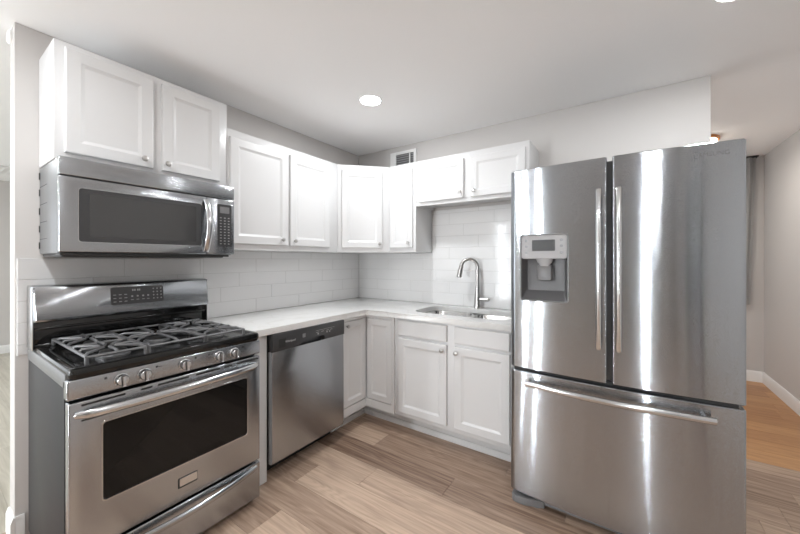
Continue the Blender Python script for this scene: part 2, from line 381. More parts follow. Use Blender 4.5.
# left wall, u runs along +y from the corner (negative)
bm, gb = tilebed(FX(0, 0, 0), [(-2.414, -1.583, 0.863, 1.3204), (-1.583, -0.008, 0.914, 1.376)], -0.39, 0.135)
t = struct('tile_backsplash', bm, 'tile', '', '', wall_left, smooth=20); struct('grout', gb, 'grout', '', '', t)
bm, gb = tilebed(FY(0, 0, 0), [(0.008, SB, 0.914, 1.376), (SB, 1.84, 0.914, 1.760)], 0.793, -0.135, seed=4)
t = struct('tile_backsplash', bm, 'tile', '', '', wall_back, smooth=20); struct('grout', gb, 'grout', '', '', t)

# ------------------------------------------------------------------ cabinets
def knob(Mx, parent):
    bm = B(); lathe(bm, [(0.0055, 0), (0.005, 0.010), (0.006, 0.013), (0.0125, 0.017), (0.0145, 0.021), (0.0135, 0.0255), (0.008, 0.028), (0.001, 0.0285)], Mx, 20)
    return obj('knob', bm, 'nickel', parent)
def door(parent, Mx, wd, h, kn=None, name='door', rail=0.055, t=0.019):
    bm = B(); panel_door(bm, Mx, wd, h, t, rail); d = obj(name, bm, 'cab', parent, 20)
    if kn: knob(Mx @ Matrix.Translation((kn[0], kn[1], t)), d)
    return d
U = 0.295
# over the microwave
c = thing('wall_cabinet', 'white two-door cabinet directly above the microwave, topmost on the left wall', 'cabinet', (0, -1.96, 1.757))
bm = B(); box(bm, 0.002, U, -2.342, -1.582, 1.757, 2.282, 0.002); obj('body', bm, 'cab', c)
door(c, FX(U, -2.310, 1.790), 0.332, 0.465, (0.288, 0.038)); door(c, FX(U, -1.937, 1.790), 0.305, 0.465, (0.020, 0.036))
# tall pair
c = thing('wall_cabinet', 'tall white two-door cabinet to the right of the microwave on the left wall', 'cabinet', (0, -1.1, 1.378))
bm = B(); box(bm, 0.009, U, -1.580, -0.615, 1.378, 2.140, 0.002); obj('body', bm, 'cab', c)
door(c, FX(U, -1.568, 1.416), 0.431, 0.674, (0.376, 0.041)); door(c, FX(U, -1.116, 1.416), 0.392, 0.674, (0.032, 0.037))
# diagonal corner
c = thing('wall_cabinet', 'white corner cabinet with one angled door, mounted in the corner of the two walls', 'cabinet', (0.2, -0.2, 1.378))
bm = B(); prism(bm, [(0.009, -0.009), (0.009, -0.613), (U, -0.613), (0.613, -U), (0.613, -0.009)], 1.378, 2.140, 0.002); obj('body', bm, 'cab', c)
dg = 1/math.sqrt(2)
Mx = frame((U+0.035*dg+0.0, -0.613+0.035*dg, 1.416), (1, 1, 0), (0, 0, 1), (1, -1, 0))
door(c, Mx, 0.352, 0.678, (0.325, 0.037))
# narrow
c = thing('wall_cabinet', 'narrow white single-door cabinet between the angled corner cabinet and the short cabinet', 'cabinet', (0.75, 0, 1.378))
bm = B(); box(bm, 0.615, 0.892, -U, -0.009, 1.378, 2.140, 0.002); obj('body', bm, 'cab', c)
door(c, FY(0.634, -U, 1.416), 0.234, 0.674, (0.200, 0.040), rail=0.045)
# short one over the sink
c = thing('wall_cabinet', 'short wide white two-door cabinet hung above the sink beside the refrigerator', 'cabinet', (1.35, 0, 1.762))
bm = B(); box(bm, 0.894, 1.810, -U, -0.002, 1.785, 2.140, 0.002)
box(bm, 0.894, 1.810, -U, -U+0.019, 1.762, 1.786, 0.001); box(bm, 0.894, 0.910, -U+0.019, -0.009, 1.762, 1.786); box(bm, 1.794, 1.810, -U+0.019, -0.009, 1.762, 1.786)
obj('body', bm, 'cab', c)
door(c, FY(0.930, -U, 1.790), 0.399, 0.305, (0.376, 0.044), rail=0.05); door(c, FY(1.387, -U, 1.790), 0.399, 0.305, (0.031, 0.042), rail=0.05)

# unseen panelled door added in the right wall to darken the fridge reflection
bm = B(); panel_door(bm, frame((RIGHT_X-0.001, -3.92, 0.01), (0, -1, 0), (0, 0, 1), (-1, 0, 0)), 0.82, 2.03, 0.03, 0.11)
dn = struct('door_1', bm, M['charcoalwood'], 'dark panelled door in the right wall behind the viewer', 'door', smooth=20)
bm = B(); lathe(bm, [(0.026, 0), (0.026, 0.006), (0.01, 0.01), (0.01, 0.035), (0.027, 0.045), (0.027, 0.06), (0.002, 0.066)], frame((RIGHT_X-0.031, -4.67, 1.0), (0, -1, 0), (0, 0, 1), (-1, 0, 0)), 20); struct('handle', bm, 'nickel', '', '', dn)
# base corner cabinet with the hinged corner doors
FB = 0.137; TK = 0.50
c = thing('base_cabinet', 'white corner base cabinet with two doors meeting at the inside corner', 'cabinet', (0.3, -0.3, 0))
bm = B(); prism(bm, [(0.009, -0.009), (0.009, -0.895), (0.610, -0.895), (0.610, -0.610), (0.898, -0.610), (0.898, -0.009)], FB, 0.875, 0.001)
# flush frame strips around the door pair
ft = 0.017
box(bm, 0.61, 0.61+ft, -0.895, -0.610-ft, 0.850, 0.875); box(bm, 0.61, 0.61+ft, -0.895, -0.610-ft, FB, 0.200)
box(bm, 0.610, 0.898, -0.61-ft, -0.61, 0.850, 0.875); box(bm, 0.610, 0.898, -0.61-ft, -0.61, FB, 0.200); box(bm, 0.884, 0.898, -0.61-ft, -0.61, 0.200, 0.850)
obj('body', bm, 'cab', c)
bm = B(); box(bm, 0.6095, 0.6105, -0.894, -0.628, 0.199, 0.851); box(bm, 0.628, 0.885, -0.6105, -0.6095, 0.199, 0.851); obj('door_seal', bm, 'blackmat', c, 0)  # dark strip painting the shade in the gaps around the corner doors
def toe(bm, seq):
    for (x0, x1, y0, y1) in seq: box(bm, x0, x1, y0, y1, 0, FB)
bm = B(); toe(bm, [(0.02, TK, -0.895, -TK), (0.02, 0.898, -TK, -0.02)])
box(bm, TK, TK+0.010, -0.895, -TK-0.010, 0, 0.045, 0.003); box(bm, TK, 0.898, -TK-0.010, -TK, 0, 0.045, 0.003)
obj('toe_kick', bm, 'cab', c)
door(c, FX(0.61, -0.892, 0.204), 0.257, 0.642, (0.034, 0.640-0.030), rail=0.05)
door(c, FY(0.635, -0.61, 0.204), 0.245, 0.642, None, rail=0.05)
# sink base
c = thing('base_cabinet', 'white sink base cabinet with two doors below two plain drawer fronts', 'cabinet', (1.35, -0.3, 0))
bm = B(); x0, x1 = 0.899, 1.80
box(bm, x0, x1, -0.610, -0.590, FB, 0.875, 0.001); box(bm, x0, x0+0.016, -0.590, -0.009, FB, 0.875); box(bm, x1-0.016, x1, -0.590, -0.009, FB, 0.875)
box(bm, x0+0.016, x1-0.016, -0.590, -0.009, FB, FB+0.016); box(bm, x0+0.016, x1-0.016, -0.016, -0.009, FB+0.016, 0.66)
obj('body', bm, 'cab', c)
bm = B(); toe(bm, [(x0, x1, -TK, -0.02)]); box(bm, x0, x1, -TK-0.010, -TK, 0, 0.045, 0.003); obj('toe_kick', bm, 'cab', c)
door(c, FY(0.935, -0.61, 0.168), 0.404, 0.557, (0.376, 0.519)); door(c, FY(1.397, -0.61, 0.168), 0.372, 0.557, (0.018, 0.517))
for (xa, wd) in ((0.935, 0.404), (1.397, 0.372)):
    bm = B(); Mx = FY(xa, -0.61, 0.746); h = 0.112
    rings(bm, Mx, [rect(i, wd-i, i, h-i, n) for i, n in ((0, 0), (0, 0.015), (0.002, 0.0175), (0.006, 0.019), (0.012, 0.019))]); obj('drawer_front', bm, 'cab', c, 20)
# filler panel
bm = B(); box(bm, 0.02, 0.600, -1.612, -1.508, 0.0, 0.875, 0.002)
tag(obj('end_panel', bm, 'cab', None, org=(0.3, -1.57, 0)), 'narrow white panel standing between the range and the dishwasher', 'panel')

# ------------------------------------------------------------------ counter, sink, faucet
CX0, CX1, CY0, CY1 = 0.985, 1.715, -0.515, -0.105
bm = B(); prism(bm, [(0.009, -0.009), (0.009, -1.615), (0.643, -1.615), (0.643, -0.643), (1.815, -0.643), (1.815, -0.009)], 0.876, 0.914, 0.003)
cut = B(); rings(cut, Matrix.Identity(4), [rrect(CX0, CX1, CY0, CY1, 0.09, 0.85, 8), rrect(CX0, CX1, CY0, CY1, 0.09, 0.95, 8)])
bm = carve(bm, cut)
tag(obj('countertop', bm, 'quartz', None, 30, org=(0.3, -0.3, 0.876)), 'white stone countertop turning the corner over the base cabinets', 'countertop')
s = thing('kitchen_sink', 'double-bowl stainless steel sink set into the countertop', 'sink', (1.33, -0.31, 0.70))
Id = Matrix.Identity(4)
for (a, b) in ((0.992, 1.345), (1.375, 1.708)):
    bm = B(); y0, y1 = -0.508, -0.112; zt = 0.874
    def q(i, z, r): return rrect(a+i, b-i, y0+i, y1-i, r, z, 6)
    rings(bm, Id, [q(-0.013, zt, 0.085), q(-0.002, zt, 0.08), q(0.0, zt-0.003, 0.08), q(0.006, 0.72, 0.075), q(0.014, 0.70, 0.065), q(0.035, 0.690, 0.05), q(0.12, 0.687, 0.04)], cap0=False)
    bw = obj('bowl', bm, 'sink', s, 40)
    bm = B(); lathe(bm, [(0.045, 0.0), (0.044, 0.003), (0.030, 0.004), (0.026, 0.001), (0.002, 0.001)], Matrix.Translation(((a+b)/2, -0.31, 0.6875)), 24); obj('drain', bm, 'bright', bw)
FXx, FYy = 1.345, -0.058
f = thing('faucet', 'brushed nickel gooseneck pull-down faucet behind the sink', 'faucet', (FXx, FYy, 0.914))
bm = B(); lathe(bm, [(0.029, 0.0), (0.029, 0.006), (0.0275, 0.012), (0.026, 0.05), (0.0235, 0.10), (0.019, 0.16), (0.0155, 0.20)], Matrix.Translation((FXx, FYy, 0.9142)), 24); obj('base', bm, 'nickel', f)
dv = Vector((-0.90, -0.43, 0)).normalized(); R = 0.066; zc = 1.318-R
pts = [(FXx, FYy, 1.09), (FXx, FYy, 1.15), (FXx, FYy, zc)]
for k in range(1, 13):
    a = k/12*math.radians(168); p = Vector((FXx, FYy, zc))+dv*(R-R*math.cos(a))+Vector((0, 0, R*math.sin(a))); pts.append(tuple(p))
bm = B(); tube(bm, pts, 0.0145, 14, up=(0.4, -0.9, 0)); obj('neck', bm, 'nickel', f)
a = math.radians(168); td = dv*math.sin(a)+Vector((0, 0, math.cos(a))); p0 = Vector(pts[-1])
bm = B(); tube(bm, [p0-td*0.004, p0+td*0.004, p0+td*0.03, p0+td*0.075, p0+td*0.095, p0+td*0.10], [0.0145, 0.017, 0.018, 0.0215, 0.0225, 0.019], 16, up=(0.4, -0.9, 0)); h = obj('spray_head', bm, 'nickel', f)
bm = B(); tube(bm, [p0+td*0.0995, p0+td*0.102], [0.0155, 0.0145], 16, up=(0.4, -0.9, 0)); obj('nozzle', bm, 'blackmat', h)
bm = B(); tube(bm, [(FXx+0.015, FYy, 0.988), (FXx+0.082, FYy, 0.988), (FXx+0.096, FYy, 0.988), (FXx+0.100, FYy, 0.988)], [0.0155, 0.0155, 0.0145, 0.009], 16)
lv = obj('lever', bm, 'nickel', f)
bm = B(); tube(bm, [(FXx+0.080, FYy-0.010, 0.990), (FXx+0.084, FYy-0.045, 0.996)], [0.006, 0.005], 10); obj('lever_tip', bm, 'nickel', lv)

# ------------------------------------------------------------------ dishwasher
d = thing('dishwasher', 'stainless dishwasher with black control strip under the countertop', 'dishwasher', (0.32, -1.21, 0))
DY0, DY1 = -1.501, -0.903
bm = B(); box(bm, 0.04, 0.598, DY0-0.005, DY1-0.002, 0.10, 0.868); obj('tub', bm, 'blackmat', d)
bm = B(); prof = [(0.600, 0.103), (0.630, 0.101), (0.638, 0.107), (0.641, 0.125), (0.641, 0.60), (0.641, 0.766), (0.600, 0.766)]
rings(bm, Id, [[(x, y, z) for x, z in prof] for y in (DY0, DY1)]); 
es = [e for e in bm.edges if abs(e.verts[0].co.y-e.verts[1].co.y) < 1e-6 and min(e.verts[0].co.x, e.verts[1].co.x) > 0.62]
bmesh.ops.bevel(bm, geom=es, offset=0.006, segments=3, profile=0.5, affect='EDGES'); obj('door', bm, 'steel', d)
bm = B(); box(bm, 0.600, 0.649, DY0, DY1, 0.768, 0.873, 0.004, 2)
cut = B(); rings(cut, FX(0.625, 0, 0), [rrect(-1.30, -1.095, 0.766, 0.800, 0.016, -0.01, 6), rrect(-1.30, -1.095, 0.755, 0.800, 0.016, 0.05, 6)])
bm = carve(bm, cut); cp = obj('control_panel', bm, 'charcoal', d, 30)
bm = B(); plate(bm, FX(0.649, 0, 0), -1.462, -1.412, 0.785, 0.838, 0, 0.0008, 0.004, 0.0003); obj('vent', bm, 'blackmat', cp)
bm = B(); plate(bm, FX(0.649, 0, 0), -1.285, -1.262, 0.815, 0.840, 0, 0.0012, 0.003, 0.0003); obj('button', bm, 'greyplastic', cp)
obj('logo', text_bm('Whirlpool', 0.018, FX(0.6495, -1.378, 0.815), 0.0004, 0.0003), 'mark', cp, 0)
bm = B()
box(bm, 0.649, 0.6495, -1.175, -1.005, 0.8390, 0.8405)
for yy in (-1.16, -1.115, -1.07, -1.035): box(bm, 0.649, 0.6495, yy-0.011, yy+0.011, 0.826, 0.829)
for yy in (-1.155, -1.075, -1.05): box(bm, 0.649, 0.6495, yy-0.005, yy+0.005, 0.812, 0.820)
obj('key_lettering', bm, 'mark', cp, 0)
bm = B(); box(bm, 0.497, 0.510, DY0+0.004, DY1-0.004, 0.0, 0.098); obj('toe_panel', bm, 'blackmat', d)

# ------------------------------------------------------------------ range
RY0, RY1 = -2.383, -1.627; RC = (RY0+RY1)/2
g = thing('gas_range', 'freestanding stainless gas range with five burners left of the dishwasher', 'range', (0.36, RC, 0))
bm = B(); box(bm, 0.03, 0.668, RY0+0.003, RY1-0.003, 0.04, 0.845, 0.002)
for yy in (RY0+0.06, RY1-0.06):
    for xx in (0.08, 0.62): lathe(bm, [(0.018, 0.0), (0.018, 0.012), (0.010, 0.014), (0.010, 0.042)], Matrix.Translation((xx, yy, 0)), 14)
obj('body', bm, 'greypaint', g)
bm = B(); box(bm, 0.03, 0.690, RY0, RY1, 0.846, 0.900, 0.004); obj('top_rail', bm, 'silverpaint', g)
# enamel cooktop with a raised rim and rolled front lip
bm = B()
def ct(i, z): return rrect(0.127+i, 0.722-i, RY0+0.004+i, RY1-0.004-i, 0.02, z, 5)
rings(bm, Id, [ct(0.004, 0.882), ct(0.0, 0.890), ct(0.0, 0.910), ct(0.003, 0.917), ct(0.010, 0.920), ct(0.030, 0.920), ct(0.040, 0.912), ct(0.06, 0.910)])
obj('cooktop', bm, 'black', g)
for (bx, by, br) in ((0.30, -2.21, 0.036), (0.56, -2.21, 0.046), (0.43, RC, 0.044), (0.30, -1.80, 0.040), (0.56, -1.80, 0.038)):
    bm = B(); lathe(bm, [(br*1.25, 0), (br*1.25, 0.006), (br*1.05, 0.010), (br*1.02, 0.016)], Matrix.Translation((bx, by, 0.910)), 24); q = obj('burner', bm, 'iron', g)
    bm = B(); lathe(bm, [(br, 0.016), (br, 0.022), (br*0.9, 0.025), (br*0.1, 0.026)], Matrix.Translation((bx, by, 0.910)), 24); obj('burner_cap', bm, 'blackmat', q)
def grate(y0, y1, xs):
    bm = B(); x0, x1 = 0.155, 0.665; zt = 0.950; r = 0.0058
    def bar(a, b): tube(bm, [a, b], r, 8)
    loop = [(x0, y0), (x1, y0), (x1, y1), (x0, y1)]
    for (p, q2) in zip(loop, loop[1:]+loop[:1]): bar((*p, zt-0.008), (*q2, zt-0.008))
    for (px, py) in loop: tube(bm, [(px, py, 0.9135), (px, py, zt-0.005)], 0.007, 8)
    ym = (y0+y1)/2; bar(((x0+x1)/2, y0, zt-0.008), ((x0+x1)/2, y1, zt-0.008))
    for cx in xs:
        for k in range(8):
            a = k*PI/4+PI/8*0; dx, dy = math.cos(a), math.sin(a)
            t = min(((x1 if dx > 0 else x0) if len(xs) == 1 else (cx+0.125 if dx > 0 else cx-0.125))-cx if abs(dx) > 1e-3 else 9, 9)
            tx = abs(t/dx) if abs(dx) > 1e-3 else 9; ty = abs(((y1 if dy > 0 else y0)-ym)/dy) if abs(dy) > 1e-3 else 9
            T2 = min(tx, ty); s0 = 0.026
            pa = (cx+dx*s0, ym+dy*s0, zt); pm = (cx+dx*T2*0.85, ym+dy*T2*0.85, zt); pb = (cx+dx*T2, ym+dy*T2, zt-0.010)
            tube(bm, [pa, pm, pb], r, 8)
    return bm
for (a, b, xs) in ((RY0+0.065, -2.13, (0.285, 0.54)), (-2.118, -1.892, (0.41,)), (-1.88, RY1-0.065, (0.285, 0.54))):
    obj('grate', grate(a, b, xs), 'iron', g)
# control panel under the lip
bm = B(); box(bm, 0.668, 0.716, RY0, RY1, 0.806, 0.8815, 0.008, 3); cp = obj('control_panel', bm, 'steel', g)
for yy in (-2.228, -2.153, -2.001, -1.848, -1.772):
    Mx = FX(0.7155, yy, 0.843)
    bm = B(); lathe(bm, [(0.0245, 0), (0.0245, 0.004), (0.0215, 0.006), (0.0205, 0.022), (0.018, 0.0255), (0.002, 0.026)], Mx, 28)
    kb = obj('knob', bm, 'bright', cp)
    bm = B(); box(bm, -0.0045, 0.0045, -0.020, 0.020, 0.024, 0.037, 0.002, 2, Mx @ Matrix.Rotation(0.05, 4, 'Z')); obj('grip', bm, 'bright', kb)
    bm = B(); box(bm, -0.0065, -0.0047, -0.017, 0.017, 0.0255, 0.0275, 0, 2, Mx @ Matrix.Rotation(0.05, 4, 'Z')); obj('pointer_slot', bm, 'blackmat', kb)
bm = B()
for yy in (-2.275, -2.108, -1.955, -1.895, -1.725):
    box(bm, 0.716, 0.7164, yy-0.004, yy+0.004, 0.857, 0.865)
for yy in (-2.095, -1.712, -1.882): box(bm, 0.716, 0.7164, yy-0.006, yy+0.006, 0.858, 0.861)
obj('burner_lettering', bm, 'darkmark', cp, 0)
# oven door
bm = B(); box(bm, 0.672, 0.720, RY0+0.004, RY1-0.004, 0.238, 0.797, 0.006, 3)
cut = B(); rings(cut, FX(0.713, 0, 0), [rrect(-2.284, -1.705, 0.402, 0.697, 0.012, 0, 5), rrect(-2.284, -1.705, 0.402, 0.697, 0.012, 0.03, 5)])
bm = carve(bm, cut); od = obj('oven_door', bm, 'steel', g, 30)
bm = B(); plate(bm, FX(0.7135, 0, 0), -2.282, -1.707, 0.404, 0.695, 0, 0.0045, 0.011, 0.0006); obj('window', bm, 'darkglass', od)
bm = B()
for (o2, i2, n2) in ((0.005, 0.0, 0.0),): pass
lp = lambda i, n: rrect(-2.284-i, -1.705+i, 0.402-i, 0.697+i, 0.013, n, 5)
rings(bm, FX(0.7195, 0, 0), [lp(0.006, 0), lp(0.005, 0.0018), lp(0.001, 0.0018), lp(0.0, -0.0015)], False, False); obj('window_trim', bm, 'bright', od)
for (a, b) in ((-2.345, -2.215), (-2.165, -2.125), (-2.105, -1.985), (-1.955, -1.845), (-1.825, -1.785), (-1.760, -1.640)):
    bm = B(); plate(bm, FX(0.7195, 0, 0), a, b, 0.7795, 0.7870, 0, 0.0010, 0.003, 0.0002, 3); obj('vent_slot', bm, 'blackmat', od)
hp = arc((0.722, RY0+0.022, 0.752), (0.722, RY1-0.022, 0.752), lambda t: (0.052*math.sin(PI*t)**0.55 if 0 < t < 1 else 0, 0, 0.004*math.sin(PI*t)), 24)
bm = B(); tube(bm, hp, [0.010 if k in (0, 24) else 0.0125 for k in range(25)], 14, [0.012 if k in (0, 24) else 0.0165 for k in range(25)]); obj('handle', bm, 'bright', od)
for (a, b) in ((-2.345, -2.25), (-1.76, -1.665)):
    bm = B(); plate(bm, FX(0.7195, 0, 0), a, b, 0.724, 0.731, 0, 0.001, 0.003, 0.0002, 3); obj('handle_slot', bm, 'blackmat', od)  # dark plates painting the shadow beneath the handle mounts
bm = B(); plate(bm, FX(0.7198, 0, 0), -2.029, -1.949, 0.299, 0.343, 0, 0.002, 0.002, 0.0005); bd = obj('badge', bm, 'blackmat', od)
bm = B(); plate(bm, FX(0.7218, 0, 0), -2.024, -1.951, 0.306, 0.341, 0, 0.002, 0.002, 0.0006); obj('badge_plate', bm, 'bright', bd)
# drawer
bm = B(); box(bm, 0.672, 0.720, RY0+0.004, RY1-0.004, 0.035, 0.226, 0.006, 3); dr = obj('drawer', bm, 'steel', g)
hp = arc((0.716, RY0+0.025, 0.200), (0.716, RY1-0.025, 0.200), lambda t: (0.045*math.sin(PI*t)**0.8 if 0 < t < 1 else 0, 0, -0.004*math.sin(PI*t)), 24)
bm = B(); tube(bm, hp, 0.010, 12, 0.014); obj('handle', bm, 'steel', dr)
# backguard
prof = [(0.025, 1.028), (0.158, 1.028), (0.167, 1.032), (0.170, 1.042), (0.150, 1.178), (0.144, 1.188), (0.134, 1.192), (0.025, 1.192)]
bm = B(); rings(bm, Id, [[(x, y, z) for x, z in prof] for y in (RY0, RY0+0.008, RY1-0.008, RY1)]); 
for v in bm.verts:
    if abs(v.co.y-RY0) < 1e-5 or abs(v.co.y-RY1) < 1e-5:
        if v.co.x > 0.1: v.co.x -= 0.010
bg = obj('backguard', bm, 'steel', g, 50)
bm = B(); box(bm, 0.025, 0.125, RY0+0.004, RY1-0.004, 0.901, 1.028, 0.003); box(bm, 0.125, 0.140, RY0+0.006, RY1-0.006, 0.990, 1.000, 0.003); box(bm, 0.125, 0.136, RY0+0.006, RY1-0.006, 0.90, 0.925, 0.004)
obj('rear_panel', bm, 'black', bg)
for (a, b) in ((RY0-0.0015, RY0+0.003), (RY1-0.003, RY1+0.0015)):
    bm = B(); box(bm, 0.022, 0.146, a, b, 0.901, 1.188, 0.001); obj('side_trim', bm, 'bright', bg)
sl = Vector((-0.020, 0, 0.136)).normalized(); nn = Vector((0.136, 0, 0.020)).normalized()
MB_ = frame((0.170, 0, 1.042), (0, 1, 0), sl, nn)
bm = B(); plate(bm, MB_, -2.112, -1.876, 0.036, 0.128, -0.001, 0.0018, 0.010, 0.0005); dp = obj('display', bm, 'charcoal', bg)
bm = B(); rnd = random.Random(3)
for uu in (-2.096, -2.073, -2.050):
    for vv in (0.088, 0.070, 0.052): box(bm, uu-0.006, uu+0.006, vv-0.0018, vv+0.0018, 0.0018, 0.0022, 0, 2, MB_)
for uu in (-2.022, -1.998, -1.973, -1.950):
    box(bm, uu-0.004, uu+0.004, 0.072, 0.080, 0.0018, 0.0022, 0, 2, MB_); box(bm, uu-0.006, uu+0.006, 0.056, 0.059, 0.0018, 0.0022, 0, 2, MB_)
for uu in (-1.924, -1.906, -1.888):
    for vv in (0.111, 0.093, 0.075, 0.057): box(bm, uu-0.003, uu+0.003, vv-0.003, vv+0.003, 0.0018, 0.0022, 0, 2, MB_)
for uu in (-2.018, -2.009, -1.996, -1.988): box(bm, uu-0.0028, uu+0.0028, 0.104, 0.114, 0.0018, 0.0022, 0, 2, MB_)
obj('key_lettering', bm, 'mark', dp, 0)

# ------------------------------------------------------------------ microwave
MY0, MY1, MZ0, MZ1 = -2.342, -1.583, 1.339, 1.754
q = thing('microwave', 'stainless over-the-range microwave mounted above the gas range', 'microwave', (0.19, -1.96, MZ0))
bm = B(); box(bm, 0.003, 0.348, MY0+0.002, MY1-0.002, MZ0+0.002, MZ1-0.001, 0.003); bd = obj('body', bm, 'silverpaint', q)
for zz in (1.365, 1.445, 1.53, 1.62, 1.70):
    bm = B(); box(bm, 0.003, 0.016, MY0-0.0006, MY0+0.004, zz, zz+0.032); obj('side_slot', bm, 'blackmat', bd, 0)
for zz in (1.41, 1.49, 1.575, 1.66):
    bm = B(); box(bm, 0.016, 0.16, MY0+0.0012, MY0+0.004, zz, zz+0.002, 0); obj('side_seam', bm, 'greypaint', bd, 0)
bm = B(); box(bm, 0.348, 0.382, MY0, MY1, 1.676, MZ1, 0.004, 3); vs = obj('vent_strip', bm, 'steel', q)
obj('logo', text_bm('Whirlpool', 0.020, FX(0.3822, -1.905, 1.722), 0.0003), 'lightplastic', vs, 0)
DYE = -1.745
bm = B(); box(bm, 0.350, 0.384, MY0, DYE, MZ0+0.006, 1.671, 0.005, 3)
cut = B(); rings(cut, FX(0.378, 0, 0), [rrect(-2.280, -1.772, 1.392, 1.626, 0.012, 0, 5), rrect(-2.280, -1.772, 1.392, 1.626, 0.012, 0.03, 5)])
bm = carve(bm, cut); dd = obj('door', bm, 'steel', q, 30)
bm = B(); plate(bm, FX(0.3785, 0, 0), -2.279, -1.773, 1.393, 1.625, 0, 0.004, 0.011, 0.0006); wn = obj('window', bm, 'charcoal', dd)
bm = B(); plate(bm, FX(0.3825, 0, 0), -2.245, -1.800, 1.413, 1.608, 0, 0.0006, 0.006, 0.0002); obj('viewing_screen', bm, 'mwglass', wn)
lp = lambda i, n: rrect(-2.280-i, -1.772+i, 1.392-i, 1.626+i, 0.013, n, 5)
bm = B(); rings(bm, FX(0.3835, 0, 0), [lp(0.004, 0), lp(0.0035, 0.0014), lp(0.001, 0.0014), lp(0, -0.001)], False, False); obj('window_trim', bm, 'bright', dd)
hp = arc((0.386, -1.748, 1.362), (0.386, -1.748, 1.652), lambda t: (0.042*math.sin(PI*t)**0.8 if 0 < t < 1 else 0, 0, 0), 16)
bm = B(); tube(bm, hp, 0.0165, 14, 0.008, up=(1, 0, 0)); obj('handle', bm, 'bright', dd)
bm = B(); box(bm, 0.350, 0.383, DYE+0.002, MY1, MZ0+0.006, 1.671, 0.005, 3); kp = obj('control_panel', bm, 'steel', q)
bm = B(); plate(bm, FX(0.3828, 0, 0), -1.685, -1.602, 1.391, 1.640, 0, 0.0015, 0.006, 0.0004); k2 = obj('keypad', bm, 'charcoal', kp)
bm = B(); plate(bm, FX(0.3843, 0, 0), -1.671, -1.615, 1.588, 1.626, 0, 0.0005, 0.003, 0.0002); obj('display', bm, 'greyplastic', k2)
bm = B()
for r_ in range(10):
    for c_ in range(3): box(bm, 0.3843, 0.3847, -1.671+c_*0.0235, -1.671+c_*0.0235+0.010, 1.405+r_*0.017, 1.405+r_*0.017+0.005)
obj('key_lettering', bm, 'mark', k2, 0)
bm = B(); box(bm, 0.02, 0.372, MY0+0.01, MY1-0.06, MZ0-0.014, MZ0+0.003, 0.006); box(bm, 0.30, 0.376, MY0+0.004, MY1-0.03, MZ0-0.008, MZ0+0.003, 0.003); obj('underside', bm, 'blackmat', q)

# ------------------------------------------------------------------ refrigerator
F0, F1, FC = 1.836, 2.750, 2.2965
fr = thing('refrigerator', 'large stainless french-door refrigerator with ice and water dispenser', 'refrigerator', (FC, -0.45, 0))
def fy(x):
    s = (x-FC)/((F1-F0)/2); return -0.862-0.026*(1-min(1, abs(s))**2.0)
def front_poly(x0, x1, rl, rr, yb=-0.795):
    pts = [(x1, yb), (x0, yb)]
    def edge(x): return fy(x)
    n = 6
    for k in range(n+1):                       # left roundover
        a = k/n*PI/2; pts.append((x0+rl*(1-math.sin(a)) if False else x0+rl*(1-math.cos(a)), fy(x0+rl)+rl*(1-math.sin(a))))
    for k in range(1, 24):
        x = x0+rl+(x1-rr-x0-rl)*k/24; pts.append((x, fy(x)))
    for k in range(n+1):
        a = PI/2*(1-k/n); pts.append((x1-rr*(1-math.cos(a)), fy(x1-rr)+rr*(1-math.sin(a))))
    return pts
def slab(poly, z0, z1, ch=0.004):
    bm = B(); cx = sum(p[0] for p in poly)/len(poly); cy = -0.83
    def sh(i, z): return [(x+(i if x < cx else -i)*(1 if abs(x-cx) > 0.05 else 0), y+(i if y < cy else 0), z) for x, y in poly]
    rings(bm, Id, [sh(ch, z0), sh(0, z0+ch), sh(0, z1-ch), sh(ch, z1)]); return bm
bm = B(); box(bm, F0+0.008, F1-0.008, -0.795, -0.03, 0.035, 1.765, 0.004)
for xx in (F0+0.06, F1-0.06): lathe(bm, [(0.022, 0), (0.022, 0.02), (0.012, 0.022), (0.012, 0.037)], Matrix.Translation((xx, -0.12, 0)), 14)
obj('body', bm, 'greypaint', fr)
DZ0, DZ1 = 0.738, 1.790
bm = slab(front_poly(F0, 2.2855, 0.030, 0.006), DZ0, DZ1)
DX0, DX1, DVZ0, DVZ1 = 1.897, 2.122, 1.103, 1.440
cut = B(); rings(cut, FY(0, -0.80, 0), [rrect(DX0, DX1, DVZ0, DVZ1, 0.014, 0.012, 6), rrect(DX0, DX1, DVZ0, DVZ1, 0.014, 0.2, 6)])
bm = carve(bm, cut); ld = obj('left_door', bm, 'fridge', fr, 30)
bm = slab(front_poly(2.3075, F1, 0.006, 0.010), DZ0, DZ1); rd = obj('right_door', bm, 'fridge', fr, 30)
bm = slab(front_poly(F0, F1, 0.030, 0.010), 0.072, 0.722); fd = obj('freezer_drawer', bm, 'fridge', fr, 30)
bm = B(); box(bm, 2.2855, 2.3075, -0.855, -0.800, DZ0+0.01, DZ1-0.015); obj('door_gasket', bm, 'blackmat', fr)
bm = B(); box(bm, F0+0.02, F1-0.02, -0.845, -0.796, 0.7225, 0.7375); obj('drawer_gasket', bm, 'blackmat', fr)
for xx in (F0+0.06, F1-0.06):
    bm = B(); box(bm, xx-0.045, xx+0.045, -0.79, -0.68, 1.766, 1.786, 0.006); obj('hinge_cover', bm, 'greyplastic', fr)
